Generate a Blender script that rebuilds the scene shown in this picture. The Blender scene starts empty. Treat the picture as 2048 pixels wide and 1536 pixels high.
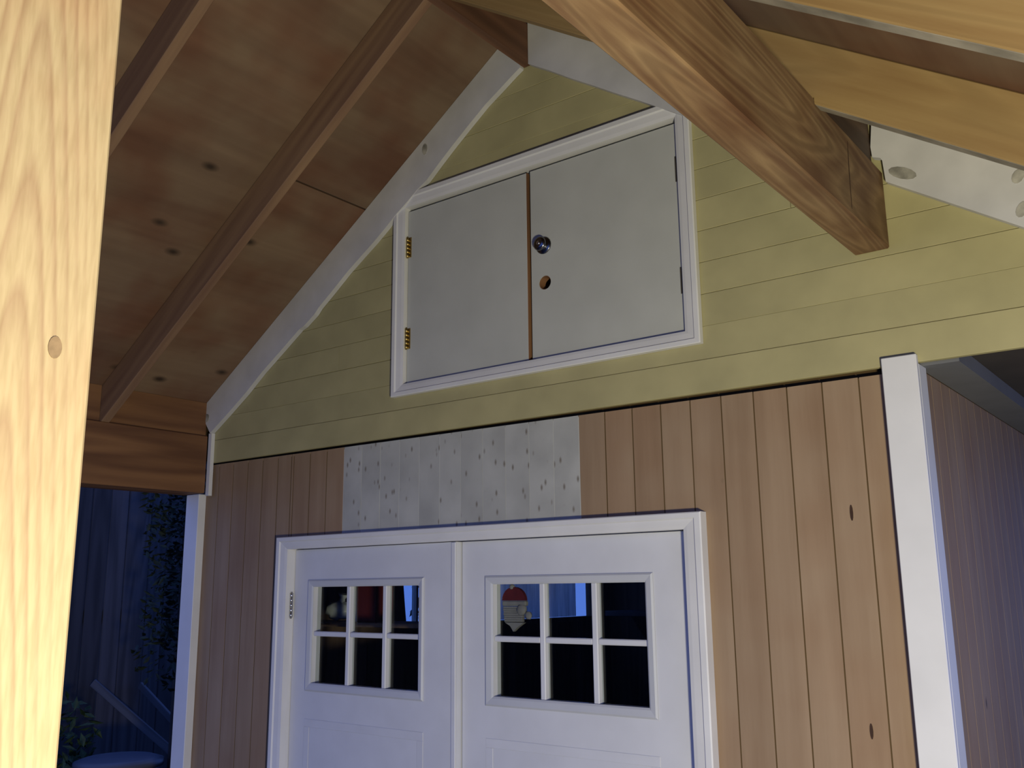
import bpy, bmesh, math, random
from mathutils import Vector, Matrix

random.seed(4)
SC = bpy.context.scene
COL = SC.collection
H = 1.87                      # eye height; heights below are given relative to the eye
D = 2.60                      # distance of the trim faces of the gable end wall

# ------------------------------------------------------------------ camera
cam_d = bpy.data.cameras.new('camera')
cam = bpy.data.objects.new('camera', cam_d)
COL.objects.link(cam)
cam_d.sensor_fit = 'HORIZONTAL'
cam_d.sensor_width = 36.0
cam_d.lens = 1905.8 / 2048 * 36.0
cam_d.clip_start = 0.02
rt = Vector((0.79377735, 0.60812579, -0.01002694))
up = Vector((0.13597903, -0.16137439, 0.97748044))
fw = Vector((-0.59281297, 0.77726529, 0.21078769))
m = Matrix.Identity(4)
for i in range(3):
    m[i][0], m[i][1], m[i][2] = rt[i], up[i], -fw[i]
m[2][3] = H
cam.matrix_world = m
SC.camera = cam

# ------------------------------------------------------------------ dusk sky
w = bpy.data.worlds.new('dusk'); SC.world = w
w.use_nodes = True
bg = w.node_tree.nodes['Background']
bg.inputs['Color'].default_value = (0.13, 0.27, 1.0, 1)
bg.inputs['Strength'].default_value = 0.98

# ------------------------------------------------------------------ work lamp beside the photographer
ld = bpy.data.lights.new('work_lamp', 'POINT')
ld.energy = 262
ld.color = (1.0, 0.925, 0.68)
ld.shadow_soft_size = 0.12
lamp = bpy.data.objects.new('work_lamp', ld)
lamp.location = (0.40, 0.26, H - 0.66)
COL.objects.link(lamp)

SC.view_settings.view_transform = 'Standard'
SC.view_settings.look = 'None'
SC.view_settings.gamma = 1.0
SC.view_settings.exposure = 0.0
SC.view_settings.use_curve_mapping = False

# ------------------------------------------------------------------ materials
def newmat(name):
    mt = bpy.data.materials.new(name); mt.use_nodes = True
    nt = mt.node_tree
    return mt, nt, nt.nodes, nt.links, nt.nodes['Principled BSDF']

def coords(nt, scale, rot=(0, 0, 0)):
    N, L = nt.nodes, nt.links
    tc = N.new('ShaderNodeTexCoord'); oi = N.new('ShaderNodeObjectInfo')
    mul = N.new('ShaderNodeMath'); mul.operation = 'MULTIPLY'; mul.inputs[1].default_value = 37.0
    L.new(oi.outputs['Random'], mul.inputs[0])
    r = N.new('ShaderNodeMapping'); r.inputs['Rotation'].default_value = rot
    L.new(tc.outputs['Object'], r.inputs['Vector'])
    add = N.new('ShaderNodeVectorMath'); add.operation = 'ADD'
    L.new(r.outputs['Vector'], add.inputs[0]); L.new(mul.outputs[0], add.inputs[1])
    s = N.new('ShaderNodeMapping'); s.inputs['Scale'].default_value = scale
    L.new(add.outputs[0], s.inputs['Vector'])
    return add, s, oi

def ramp(nt, stops):
    r = nt.nodes.new('ShaderNodeValToRGB')
    e = r.color_ramp.elements
    while len(e) < len(stops): e.new(0.5)
    for k, (p, c) in enumerate(stops):
        e[k].position = p; e[k].color = (*c, 1) if len(c) == 3 else c
    return r

def mix(nt, mode, fac, a, b):
    n = nt.nodes.new('ShaderNodeMix'); n.data_type = 'RGBA'; n.blend_type = mode
    if hasattr(fac, 'is_linked'): nt.links.new(fac, n.inputs[0])
    else: n.inputs[0].default_value = fac
    for k, v in ((6, a), (7, b)):
        if hasattr(v, 'is_linked'): nt.links.new(v, n.inputs[k])
        else: n.inputs[k].default_value = (*v, 1)
    return n.outputs[2]

def wood(name, light, dark, axis, rot=(0, 0, 0), grain=14.0, rings=0.5, tint=None, knots=0.0, rough=0.65, var=0.25, bump=0.12, knot_scale=2.6, freq=60.0, thin=0.0):
    mt, nt, N, L, P = newmat(name)
    sc = [1.0, 1.0, 1.0]; sc['xyz'.index(axis)] = 0.07
    raw, s, oi = coords(nt, sc, rot)
    n1 = N.new('ShaderNodeTexNoise'); n1.inputs['Scale'].default_value = grain
    n1.inputs['Detail'].default_value = 6; n1.inputs['Roughness'].default_value = 0.6
    L.new(s.outputs['Vector'], n1.inputs['Vector'])
    nr = N.new('ShaderNodeTexNoise'); nr.inputs['Scale'].default_value = 5.0; nr.inputs['Detail'].default_value = 1
    L.new(s.outputs['Vector'], nr.inputs['Vector'])
    k = N.new('ShaderNodeMath'); k.operation = 'MULTIPLY'; k.inputs[1].default_value = freq
    L.new(nr.outputs['Fac'], k.inputs[0])
    sn = N.new('ShaderNodeMath'); sn.operation = 'SINE'; L.new(k.outputs[0], sn.inputs[0])
    h = N.new('ShaderNodeMath'); h.operation = 'MULTIPLY_ADD'; h.inputs[1].default_value = 0.25 * rings
    L.new(sn.outputs[0], h.inputs[0]); L.new(n1.outputs['Fac'], h.inputs[2])
    r = ramp(nt, [(0.28, dark), (0.68, light)])
    L.new(h.outputs[0], r.inputs['Fac'])
    col = r.outputs['Color']
    if thin:
        rl = ramp(nt, [(0.45, (0, 0, 0)), (0.95, (1, 1, 1))]); L.new(sn.outputs[0], rl.inputs['Fac'])
        th = N.new('ShaderNodeMath'); th.operation = 'MULTIPLY'; th.inputs[1].default_value = thin
        L.new(rl.outputs['Color'], th.inputs[0])
        col = mix(nt, 'MIX', th.outputs[0], col, tuple(c * 0.75 for c in dark))
    n2 = N.new('ShaderNodeTexNoise'); n2.inputs['Scale'].default_value = 3.0; n2.inputs['Detail'].default_value = 3
    L.new(raw.outputs[0], n2.inputs['Vector'])
    if tint:
        rr = ramp(nt, [(0.42, (0, 0, 0)), (0.66, (1, 1, 1))]); L.new(n2.outputs['Fac'], rr.inputs['Fac'])
        col = mix(nt, 'MIX', rr.outputs['Color'], col, mix(nt, 'MULTIPLY', 1.0, col, tint))
    if knots:
        v = N.new('ShaderNodeTexVoronoi'); v.inputs['Scale'].default_value = knot_scale
        sq = N.new('ShaderNodeMapping'); s3 = [1, 1, 1]; s3['xyz'.index(axis)] = 0.55; sq.inputs['Scale'].default_value = s3
        L.new(raw.outputs[0], sq.inputs['Vector']); L.new(sq.outputs['Vector'], v.inputs['Vector'])
        rk = ramp(nt, [(0.02 * knots, (1, 1, 1)), (0.075 * knots, (0, 0, 0))]); L.new(v.outputs['Distance'], rk.inputs['Fac'])
        col = mix(nt, 'MIX', rk.outputs['Color'], col, tuple(c * 0.28 for c in dark))
    if var:
        vv = N.new('ShaderNodeMapRange'); vv.inputs['To Min'].default_value = 1 - var; vv.inputs['To Max'].default_value = 1 + var * 0.4
        L.new(oi.outputs['Random'], vv.inputs['Value'])
        col = mix(nt, 'MULTIPLY', 1.0, col, vv.outputs[0])
    L.new(col, P.inputs['Base Color'])
    P.inputs['Roughness'].default_value = rough
    P.inputs['Specular IOR Level'].default_value = 0.25
    b = N.new('ShaderNodeBump'); b.inputs['Strength'].default_value = bump; b.inputs['Distance'].default_value = 0.004
    L.new(h.outputs[0], b.inputs['Height']); L.new(b.outputs['Normal'], P.inputs['Normal'])
    return mt

def paint(name, colr, rough=0.5, mottle=0.12, grain_axis='x', scale=6.0, bump=0.06, specks=0.0, speck_col=(0.2, 0.17, 0.12), var=0.0, spec=0.3):
    mt, nt, N, L, P = newmat(name)
    sc = [1.0, 1.0, 1.0]; sc['xyz'.index(grain_axis)] = 0.15
    raw, s, oi = coords(nt, sc)
    n1 = N.new('ShaderNodeTexNoise'); n1.inputs['Scale'].default_value = scale * 5; n1.inputs['Detail'].default_value = 5
    L.new(s.outputs['Vector'], n1.inputs['Vector'])
    n2 = N.new('ShaderNodeTexNoise'); n2.inputs['Scale'].default_value = scale; n2.inputs['Detail'].default_value = 4
    L.new(raw.outputs[0], n2.inputs['Vector'])
    r = ramp(nt, [(0.3, tuple(c * (1 - mottle) for c in colr)), (0.7, tuple(min(1, c * (1 + mottle * .5)) for c in colr))])
    L.new(n2.outputs['Fac'], r.inputs['Fac'])
    col = r.outputs['Color']
    if specks:
        v = N.new('ShaderNodeTexVoronoi'); v.inputs["Scale"].default_value = 34
        sq = N.new('ShaderNodeMapping'); s3 = [1, 1, 1]; s3['xyz'.index(grain_axis)] = 0.45; sq.inputs['Scale'].default_value = s3
        L.new(raw.outputs[0], sq.inputs['Vector']); L.new(sq.outputs['Vector'], v.inputs['Vector'])
        rk = ramp(nt, [(0.03 * specks, (1, 1, 1)), (0.1 * specks, (0, 0, 0))]); L.new(v.outputs['Distance'], rk.inputs['Fac'])
        col = mix(nt, 'MIX', rk.outputs['Color'], col, speck_col)
    if var:
        vv = N.new('ShaderNodeMapRange'); vv.inputs['To Min'].default_value = 1 - var; vv.inputs['To Max'].default_value = 1 + var * .5
        L.new(oi.outputs['Random'], vv.inputs['Value'])
        col = mix(nt, 'MULTIPLY', 1.0, col, vv.outputs[0])
    L.new(col, P.inputs['Base Color'])
    P.inputs['Roughness'].default_value = rough
    P.inputs['Specular IOR Level'].default_value = spec
    b = N.new('ShaderNodeBump'); b.inputs['Strength'].default_value = bump; b.inputs['Distance'].default_value = 0.003
    L.new(n1.outputs['Fac'], b.inputs['Height']); L.new(b.outputs['Normal'], P.inputs['Normal'])
    return mt

def metal(name, colr, rough=0.3):
    mt, nt, N, L, P = newmat(name)
    raw, s, oi = coords(nt, (1, 1, 1))
    n = N.new('ShaderNodeTexNoise'); n.inputs['Scale'].default_value = 60; L.new(raw.outputs[0], n.inputs['Vector'])
    r = ramp(nt, [(0.3, tuple(c * .75 for c in colr)), (0.7, colr)]); L.new(n.outputs['Fac'], r.inputs['Fac'])
    L.new(r.outputs['Color'], P.inputs['Base Color'])
    P.inputs['Metallic'].default_value = 1.0; P.inputs['Roughness'].default_value = rough
    return mt

def glass(name):
    mt, nt, N, L, P = newmat(name)
    N.remove(P)
    out = N['Material Output']
    tr = N.new('ShaderNodeBsdfTransparent'); tr.inputs['Color'].default_value = (0.93, 0.95, 0.94, 1)
    gl = N.new('ShaderNodeBsdfGlossy'); gl.inputs['Roughness'].default_value = 0.02
    fr = N.new('ShaderNodeFresnel'); fr.inputs['IOR'].default_value = 1.45
    mx = N.new('ShaderNodeMixShader')
    ge = N.new('ShaderNodeNewGeometry'); ior = N.new('ShaderNodeMapRange')      # same reflectance entering and leaving
    ior.inputs['To Min'].default_value = 1.45; ior.inputs['To Max'].default_value = 1 / 1.45
    L.new(ge.outputs['Backfacing'], ior.inputs['Value']); L.new(ior.outputs[0], fr.inputs['IOR'])
    L.new(fr.outputs[0], mx.inputs[0]); L.new(tr.outputs[0], mx.inputs[1]); L.new(gl.outputs[0], mx.inputs[2])
    L.new(mx.outputs[0], out.inputs['Surface'])
    return mt

def sheer(name):
    mt, nt, N, L, P = newmat(name)
    N.remove(P)
    out = N['Material Output']
    raw, s, oi = coords(nt, (1, 1, 0.1))
    n = N.new('ShaderNodeTexNoise'); n.inputs['Scale'].default_value = 40; L.new(s.outputs['Vector'], n.inputs['Vector'])
    r = ramp(nt, [(0.3, (0.55, 0.55, 0.57)), (0.7, (0.82, 0.82, 0.84))]); L.new(n.outputs['Fac'], r.inputs['Fac'])
    a = N.new('ShaderNodeBsdfTranslucent'); b = N.new('ShaderNodeBsdfDiffuse')
    L.new(r.outputs['Color'], a.inputs['Color']); L.new(r.outputs['Color'], b.inputs['Color'])
    mx = N.new('ShaderNodeMixShader'); mx.inputs[0].default_value = 0.3
    L.new(a.outputs[0], mx.inputs[1]); L.new(b.outputs[0], mx.inputs[2]); L.new(mx.outputs[0], out.inputs['Surface'])
    return mt

def post_wood(name):
    mt, nt, N, L, P = newmat(name)
    tc = N.new('ShaderNodeTexCoord'); sx = N.new('ShaderNodeSeparateXYZ'); L.new(tc.outputs['Object'], sx.inputs[0])
    def mth(op, a, b=None, c=None):
        n = N.new('ShaderNodeMath'); n.operation = op
        for i, v in enumerate((a, b, c)):
            if v is None: continue
            if hasattr(v, 'is_linked'): L.new(v, n.inputs[i])
            else: n.inputs[i].default_value = v
        return n.outputs[0]
    mp = N.new('ShaderNodeMapping'); mp.inputs['Scale'].default_value = (1, 1, 0.12); L.new(tc.outputs['Object'], mp.inputs['Vector'])
    n1 = N.new('ShaderNodeTexNoise'); n1.inputs['Scale'].default_value = 14; n1.inputs['Detail'].default_value = 2; L.new(mp.outputs[0], n1.inputs['Vector'])
    n2 = N.new('ShaderNodeTexNoise'); n2.inputs['Scale'].default_value = 230; n2.inputs['Detail'].default_value = 3; L.new(mp.outputs[0], n2.inputs['Vector'])
    n3 = N.new('ShaderNodeTexNoise'); n3.inputs['Scale'].default_value = 9; n3.inputs['Detail'].default_value = 2; L.new(tc.outputs['Object'], n3.inputs['Vector'])
    dy = mth('SUBTRACT', sx.outputs['Y'], 0.008)
    hy = mth('SQRT', mth('ADD', mth('MULTIPLY', dy, dy), 0.00016))
    v = mth('ADD', mth('MULTIPLY', hy, 760.0), mth('MULTIPLY', sx.outputs['Z'], 62.0))
    v = mth('ADD', v, mth('MULTIPLY', n1.outputs['Fac'], 16.0))
    # asymmetric rings: slow rise, sharp latewood edge
    fr = mth('FRACT', mth('DIVIDE', v, 6.283))
    fade = N.new('ShaderNodeMapRange'); fade.inputs['From Min'].default_value = 0.026; fade.inputs['From Max'].default_value = 0.058
    fade.inputs['To Min'].default_value = 1.0; fade.inputs['To Max'].default_value = 0.22; L.new(dy, fade.inputs['Value'])
    rr = ramp(nt, [(0.0, (0.05, 0.05, 0.05)), (0.72, (1, 1, 1))]); e = rr.color_ramp.elements.new(0.93); e.color = (0.1, 0.1, 0.1, 1)
    e = rr.color_ramp.elements.new(0.35); e.color = (0.25, 0.25, 0.25, 1)
    L.new(fr, rr.inputs['Fac'])
    fac = mth('MULTIPLY', mth('MULTIPLY', rr.outputs['Color'], fade.outputs[0]), 0.7)
    col = mix(nt, 'MIX', fac, (0.345, 0.27, 0.155), (0.245, 0.16, 0.092))
    fine = ramp(nt, [(0.35, (0.92, 0.90, 0.87)), (0.6, (1.05, 1.05, 1.05))]); L.new(n2.outputs['Fac'], fine.inputs['Fac'])
    col = mix(nt, 'MULTIPLY', 1.0, col, fine.outputs['Color'])
    pk = ramp(nt, [(0.45, (1, 1, 1)), (0.75, (1.0, 0.88, 0.85))]); L.new(n3.outputs['Fac'], pk.inputs['Fac'])
    col = mix(nt, 'MULTIPLY', 1.0, col, pk.outputs['Color'])
    L.new(col, P.inputs['Base Color']); P.inputs['Roughness'].default_value = 0.5; P.inputs['Specular IOR Level'].default_value = 0.3
    b = N.new('ShaderNodeBump'); b.inputs['Strength'].default_value = 0.1; b.inputs['Distance'].default_value = 0.002
    L.new(n2.outputs['Fac'], b.inputs['Height']); L.new(b.outputs['Normal'], P.inputs['Normal'])
    return mt

SLOPE = 0.67
ANG = math.atan(SLOPE)
M = dict(
    pine=post_wood('pale_pine'),
    beam=wood('fir_beam', (0.29, 0.195, 0.105), (0.14, 0.078, 0.043), 'y', grain=24, rings=0.5, var=0, tint=(0.68, 0.57, 0.52), freq=90, thin=0.5, bump=0.3),
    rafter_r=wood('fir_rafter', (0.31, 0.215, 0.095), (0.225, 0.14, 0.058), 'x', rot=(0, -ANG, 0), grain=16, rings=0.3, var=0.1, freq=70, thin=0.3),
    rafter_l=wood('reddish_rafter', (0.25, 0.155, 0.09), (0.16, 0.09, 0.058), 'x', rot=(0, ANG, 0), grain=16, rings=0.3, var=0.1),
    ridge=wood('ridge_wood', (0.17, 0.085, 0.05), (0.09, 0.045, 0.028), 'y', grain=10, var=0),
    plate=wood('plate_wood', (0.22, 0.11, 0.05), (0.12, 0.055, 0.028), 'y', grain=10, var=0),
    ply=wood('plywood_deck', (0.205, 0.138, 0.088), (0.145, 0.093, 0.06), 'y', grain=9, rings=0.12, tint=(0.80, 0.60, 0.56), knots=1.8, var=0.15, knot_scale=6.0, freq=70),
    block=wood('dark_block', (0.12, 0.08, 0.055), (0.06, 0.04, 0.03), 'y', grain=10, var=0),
    plank=wood('bare_cedar_plank', (0.33, 0.235, 0.15), (0.265, 0.18, 0.11), 'z', grain=16, rings=0.12, tint=(0.93, 0.87, 0.83), knots=0.8, var=0.05, freq=60, knot_scale=5),
    plank_edge=wood('raw_edge', (0.26, 0.13, 0.06), (0.16, 0.08, 0.04), 'z', var=0),
    groove=paint('dark_sheathing', (0.10, 0.065, 0.03), rough=0.9, spec=0.05),  # dark brown backing, shows as thin lines between the planks
    greyplank=paint('primer_grey_plank', (0.42, 0.425, 0.40), grain_axis='z', mottle=0.18, specks=2.2, speck_col=(0.2, 0.18, 0.15), var=0.06, rough=0.7),
    yellow=paint('yellow_olive_siding', (0.40, 0.362, 0.185), mottle=0.12, rough=0.6, var=0.05, bump=0.05),
    white=paint('white_trim_paint', (0.66, 0.66, 0.66), mottle=0.06, rough=0.45),
    whitez=paint('white_post_paint', (0.66, 0.66, 0.66), mottle=0.06, rough=0.45, grain_axis='z'),
    rake=paint('white_rake_paint', (0.56, 0.56, 0.57), mottle=0.14, rough=0.55, specks=0.25),
    doorp=paint('white_door_paint', (0.60, 0.61, 0.64), mottle=0.06, rough=0.5, grain_axis='z'),
    lite=paint('vinyl_window_frame', (0.50, 0.515, 0.545), mottle=0.05, rough=0.5),
    leafp=paint('grey_beige_leaf', (0.47, 0.48, 0.445), mottle=0.06, rough=0.6, grain_axis='z'),
    wedge=paint('weathered_edge', (0.25, 0.225, 0.185), mottle=0.4, scale=12, rough=0.8),
    greyjoint=paint('pale_grey_joint', (0.50, 0.51, 0.485), rough=0.7),
    filler=paint('wood_filler', (0.38, 0.37, 0.33), mottle=0.5, scale=25, rough=0.8),
    knot=paint('knot_grey', (0.20, 0.135, 0.075), mottle=0.4, scale=60, rough=0.8),
    darkknot=paint('dark_knot', (0.05, 0.025, 0.015), mottle=0.3, scale=40, rough=0.8),
    brass=metal('brass', (0.55, 0.42, 0.16), 0.35),
    steel=metal('steel', (0.62, 0.61, 0.58), 0.25),
    chrome=metal('dark_chrome', (0.22, 0.22, 0.24), 0.22),
    dark=paint('dark_metal', (0.07, 0.06, 0.045), rough=0.6),
    glass=glass('window_glass'),
    sheer=sheer('sheer_curtain'),
    inner=wood('dark_interior_board', (0.20, 0.13, 0.09), (0.13, 0.085, 0.06), 'z', var=0.15),
    innerfloor=wood('interior_floor', (0.08, 0.055, 0.04), (0.05, 0.03, 0.025), 'y', var=0),
    red=paint('red_card', (0.10, 0.012, 0.012), rough=0.7, mottle=0.2),
    felt_red=paint('red_felt', (0.10, 0.009, 0.013), rough=0.9, mottle=0.25, scale=30),
    felt_white=paint('white_felt', (0.22, 0.21, 0.205), rough=0.95, mottle=0.15, scale=30, bump=0.3),
    bag=paint('white_plastic_bag', (0.55, 0.58, 0.62), rough=0.35, mottle=0.2, scale=14),
    paper=paint('grey_card', (0.32, 0.33, 0.36), rough=0.8),
    concrete=paint('concrete_slab', (0.22, 0.21, 0.20), rough=0.9, mottle=0.3, scale=3),
    soil=paint('dark_soil', (0.05, 0.05, 0.04), rough=1.0, mottle=0.4, scale=5),
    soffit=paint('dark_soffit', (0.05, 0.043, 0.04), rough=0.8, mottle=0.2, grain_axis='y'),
    ledger=paint('grey_ledger', (0.15, 0.155, 0.17), rough=0.6, grain_axis='y'),
    fence=wood('weathered_fence', (0.06, 0.056, 0.06), (0.03, 0.028, 0.03), 'z', var=0.3),
    pole=wood('grey_pole', (0.10, 0.10, 0.11), (0.055, 0.055, 0.06), 'x', var=0.1),
    bin=paint('grey_plastic', (0.16, 0.17, 0.2), rough=0.5),
    lid=paint('grey_plastic_lid', (0.085, 0.09, 0.11), rough=0.4),
    leaf=paint('dark_leaf', (0.03, 0.055, 0.02), rough=0.6, mottle=0.5, scale=40),
    needle=paint('evergreen_leaf', (0.016, 0.026, 0.014), rough=0.7, mottle=0.5, scale=40),
    bark=wood('bark', (0.06, 0.045, 0.035), (0.03, 0.022, 0.018), 'z', var=0),
    roofing=paint('roofing_felt', (0.05, 0.05, 0.05), rough=0.95),
)

# ------------------------------------------------------------------ builders
WP = {}                                    # world position of every object made here

class MB:
    def __init__(self): self.bm = bmesh.new()
    def box(self, x0, x1, y0, y1, z0, z1, bev=0.0):
        vs = [self.bm.verts.new((x, y, z + H)) for x in (x0, x1) for y in (y0, y1) for z in (z0, z1)]
        q = [(0, 1, 3, 2), (4, 6, 7, 5), (0, 4, 5, 1), (2, 3, 7, 6), (0, 2, 6, 4), (1, 5, 7, 3)]
        fs = [self.bm.faces.new([vs[i] for i in f]) for f in q]
        if bev:
            es = list({e for f in fs for e in f.edges})
            bmesh.ops.bevel(self.bm, geom=es, offset=bev, segments=1, affect='EDGES', profile=0.5)
        return self
    def prism(self, poly, a0, a1, axis='y'):
        """polygon in the plane across axis, run from a0 to a1 along it"""
        def P(u, v, a):
            return {'y': (u, a, v + H), 'x': (a, u, v + H), 'z': (u, v, a + H)}[axis]
        A = [self.bm.verts.new(P(u, v, a0)) for u, v in poly]
        B = [self.bm.verts.new(P(u, v, a1)) for u, v in poly]
        self.bm.faces.new(A); self.bm.faces.new(B[::-1])
        n = len(poly)
        for i in range(n):
            self.bm.faces.new((A[i], B[i], B[(i + 1) % n], A[(i + 1) % n]))
        return self
    def tube(self, p0, p1, r0, r1=None, n=14):
        r1 = r0 if r1 is None else r1
        p0, p1 = Vector(p0) + Vector((0, 0, H)), Vector(p1) + Vector((0, 0, H))
        d = (p1 - p0).normalized()
        u = d.orthogonal().normalized(); v = d.cross(u)
        A = []; B = []
        for i in range(n):
            a = 2 * math.pi * i / n
            o = u * math.cos(a) + v * math.sin(a)
            A.append(self.bm.verts.new(p0 + o * r0)); B.append(self.bm.verts.new(p1 + o * r1))
        self.bm.faces.new(A[::-1]); self.bm.faces.new(B)
        for i in range(n):
            f = self.bm.faces.new((A[i], A[(i + 1) % n], B[(i + 1) % n], B[i])); f.smooth = True
        return self
    def lathe(self, prof, c, axis=(0, 0, 1), n=20):
        """profile of (radius, distance along axis)"""
        c = Vector(c) + Vector((0, 0, H)); d = Vector(axis).normalized()
        u = d.orthogonal().normalized(); v = d.cross(u)
        rings = []
        for r, t in prof:
            rings.append([self.bm.verts.new(c + d * t + (u * math.cos(2 * math.pi * i / n) + v * math.sin(2 * math.pi * i / n)) * max(r, 1e-4)) for i in range(n)])
        for a, b in zip(rings, rings[1:]):
            for i in range(n):
                f = self.bm.faces.new((a[i], a[(i + 1) % n], b[(i + 1) % n], b[i])); f.smooth = True
        self.bm.faces.new(rings[0][::-1]); self.bm.faces.new(rings[-1])
        return self
    def blob(self, c, r, sub=2, noise=0.0, squash=(1, 1, 1)):
        ret = bmesh.ops.create_icosphere(self.bm, subdivisions=sub, radius=1.0)
        for v in ret['verts']:
            k = 1 + random.uniform(-noise, noise)
            v.co = Vector((c[0] + v.co.x * r * squash[0] * k, c[1] + v.co.y * r * squash[1] * k, c[2] + H + v.co.z * r * squash[2] * k))
        for f in self.bm.faces: f.smooth = True
        return self
    def leaves(self, n, c, r, size, lo=0.0):
        for _ in range(n):
            while True:
                q = Vector((random.uniform(-1, 1), random.uniform(-1, 1), random.uniform(-1, 1)))
                if lo < q.length < 1: break
            p = Vector((c[0] + q.x * r[0], c[1] + q.y * r[1], c[2] + H + q.z * r[2]))
            a = Vector((random.uniform(-1, 1), random.uniform(-1, 1), random.uniform(-.6, .6))).normalized()
            b = a.orthogonal().normalized() * size * random.uniform(.25, .45)
            a = a * size * random.uniform(.7, 1.2)
            nrm = a.cross(b).normalized() * size * .15
            v = [self.bm.verts.new(p + o) for o in (-a, b + nrm, a, -b + nrm)]
            self.bm.faces.new((v[0], v[1], v[2])); self.bm.faces.new((v[0], v[2], v[3]))
        return self
    def build(self, name, mat, parent=None, at=None, **tags):
        bm = self.bm
        bmesh.ops.recalc_face_normals(bm, faces=bm.faces)
        co = [v.co for v in bm.verts]
        if at is None:
            lo = Vector([min(c[i] for c in co) for i in range(3)]); hi = Vector([max(c[i] for c in co) for i in range(3)])
            ctr = (lo + hi) / 2
            if parent is None: ctr.z = lo.z
        else:
            ctr = Vector(at)
        for v in bm.verts: v.co -= ctr
        me = bpy.data.meshes.new(name); bm.to_mesh(me); bm.free()
        me.materials.append(mat)
        o = bpy.data.objects.new(name, me); COL.objects.link(o)
        if parent is not None:
            o.parent = parent; o.location = ctr - WP[parent]
        else:
            o.location = ctr
        WP[o] = ctr
        for k, v in tags.items(): o[k] = v
        return o

def empty(name, loc, **tags):
    o = bpy.data.objects.new(name, None); COL.objects.link(o)
    o.empty_display_size = 0.1
    o.location = (loc[0], loc[1], loc[2] + H)
    WP[o] = Vector(o.location)
    for k, v in tags.items(): o[k] = v
    return o

def thing(o, label, cat, group=None):
    o['label'] = label; o['category'] = cat
    if group: o['group'] = group
    return o

APX, APZ = -1.907, 2.109                     # ridge line of the deck underside
def deck(x): return APZ - SLOPE * abs(x - APX)
XL, XR = -3.745, -0.65                       # left and right sides of the shed
FLOOR = -H
YB = 6.05                                    # back wall of the shed

# ------------------------------------------------------------------ ground and floors
MB().box(-14, 14, -12, 16, FLOOR - 0.3, FLOOR - 0.06).build('ground', M['soil'], kind='structure')
MB().box(-4.0, 0.35, -1.2, 2.64, FLOOR - 0.06, FLOOR).build('floor', M['concrete'], kind='structure')
MB().box(XL, XR, 2.64, YB, FLOOR - 0.06, FLOOR).build('floor', M['innerfloor'], kind='structure')

# ------------------------------------------------------------------ plank front wall
wf = empty('wall_front', (-2.2, 2.68, FLOOR), kind='structure')
DX0, DX1, DZ = -3.20, -1.315, 0.20           # rough door opening
OVL, OVR, OVZ = -2.884, -1.687, 0.20         # grey primed stretch above the doors
PW = 0.1035
def gap_top(x):                              # plank tops: the gap under the siding widens to the right
    return 0.5805 - (0.0055 + 0.0095 * (x - XL) / (XR - XL))
x = -1.275 + PW * 6 - 0.0
edges = []
xe = -0.700
while xe > XL - 0.06:
    edges.append(xe); xe -= PW
edges.append(XL - 0.06)
for b, a in zip(edges, edges[1:]):
    segs = []
    mid = (a + b) / 2
    if a >= DX1 - 0.01 or b <= DX0 + 0.01: segs.append((a, b, FLOOR + 0.02))
    elif a < DX1 < b: segs.append((DX1, b, FLOOR + 0.02)); segs.append((a, DX1 - 0.001, DZ))
    elif a < DX0 < b: segs.append((a, DX0, FLOOR + 0.02)); segs.append((DX0 + 0.001, b, DZ))
    else: segs.append((a, b, DZ))
    for s0, s1, zb in segs:
        if s1 - s0 < 0.006: continue
        grey = zb == DZ and OVL < (s0 + s1) / 2 < OVR
        c = 0.0022
        zt = gap_top((s0 + s1) / 2)
        dy = random.uniform(-0.0004, 0.0004)
        g = 0.0011 if grey else 0.0021
        poly = [(s0 + g, 2.658), (s0 + g, 2.640 + dy), (s1 - g, 2.640 + dy), (s1 - g, 2.658)]
        o = MB().prism(poly, zb, zt, 'z').build('plank', M['greyplank'] if grey else M['plank'], wf)
        if grey: o['label'] = 'grey primed plank'
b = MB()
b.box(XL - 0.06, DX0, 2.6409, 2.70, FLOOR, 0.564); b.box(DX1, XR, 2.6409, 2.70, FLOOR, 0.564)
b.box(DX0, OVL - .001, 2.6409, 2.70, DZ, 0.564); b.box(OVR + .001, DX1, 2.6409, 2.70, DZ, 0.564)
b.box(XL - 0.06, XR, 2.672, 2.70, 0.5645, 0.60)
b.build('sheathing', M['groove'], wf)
MB().box(OVL - .001, OVR + .001, 2.6409, 2.70, DZ, 0.564).build('sheathing', M['greyjoint'], wf, label='pale grey strips between the grey planks')
for (kx, kz, kh) in ((-0.853, 0.195, 0.022), (-0.849, -0.37, 0.020)):
    bb = MB(); bb.prism([(kx + 0.0042 * math.cos(t * math.pi / 5) , kz + kh * math.sin(t * math.pi / 5)) for t in range(10)], 2.6375, 2.642)
    bb.build('knot', M['darkknot'], wf, label='dark elongated knot')

# right side wall of the shed, receding, and left, back walls
ws = empty('wall_right', (XR, 4.2, FLOOR), kind='structure')
y = 2.695
while y < YB - 0.05:
    y1 = min(y + PW, YB)
    c = 0.0025
    MB().prism([(-0.675, y + .0012), (-0.652, y + .0014), (-0.652, y1 - .0014), (-0.675, y1 - .0012)], FLOOR + 0.02, 0.575, 'z').build('plank', M['plank'], ws)
    y = y1
MB().box(-0.72, -0.6528, 2.70, YB, FLOOR, 0.58).build('sheathing', M['groove'], ws)

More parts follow.
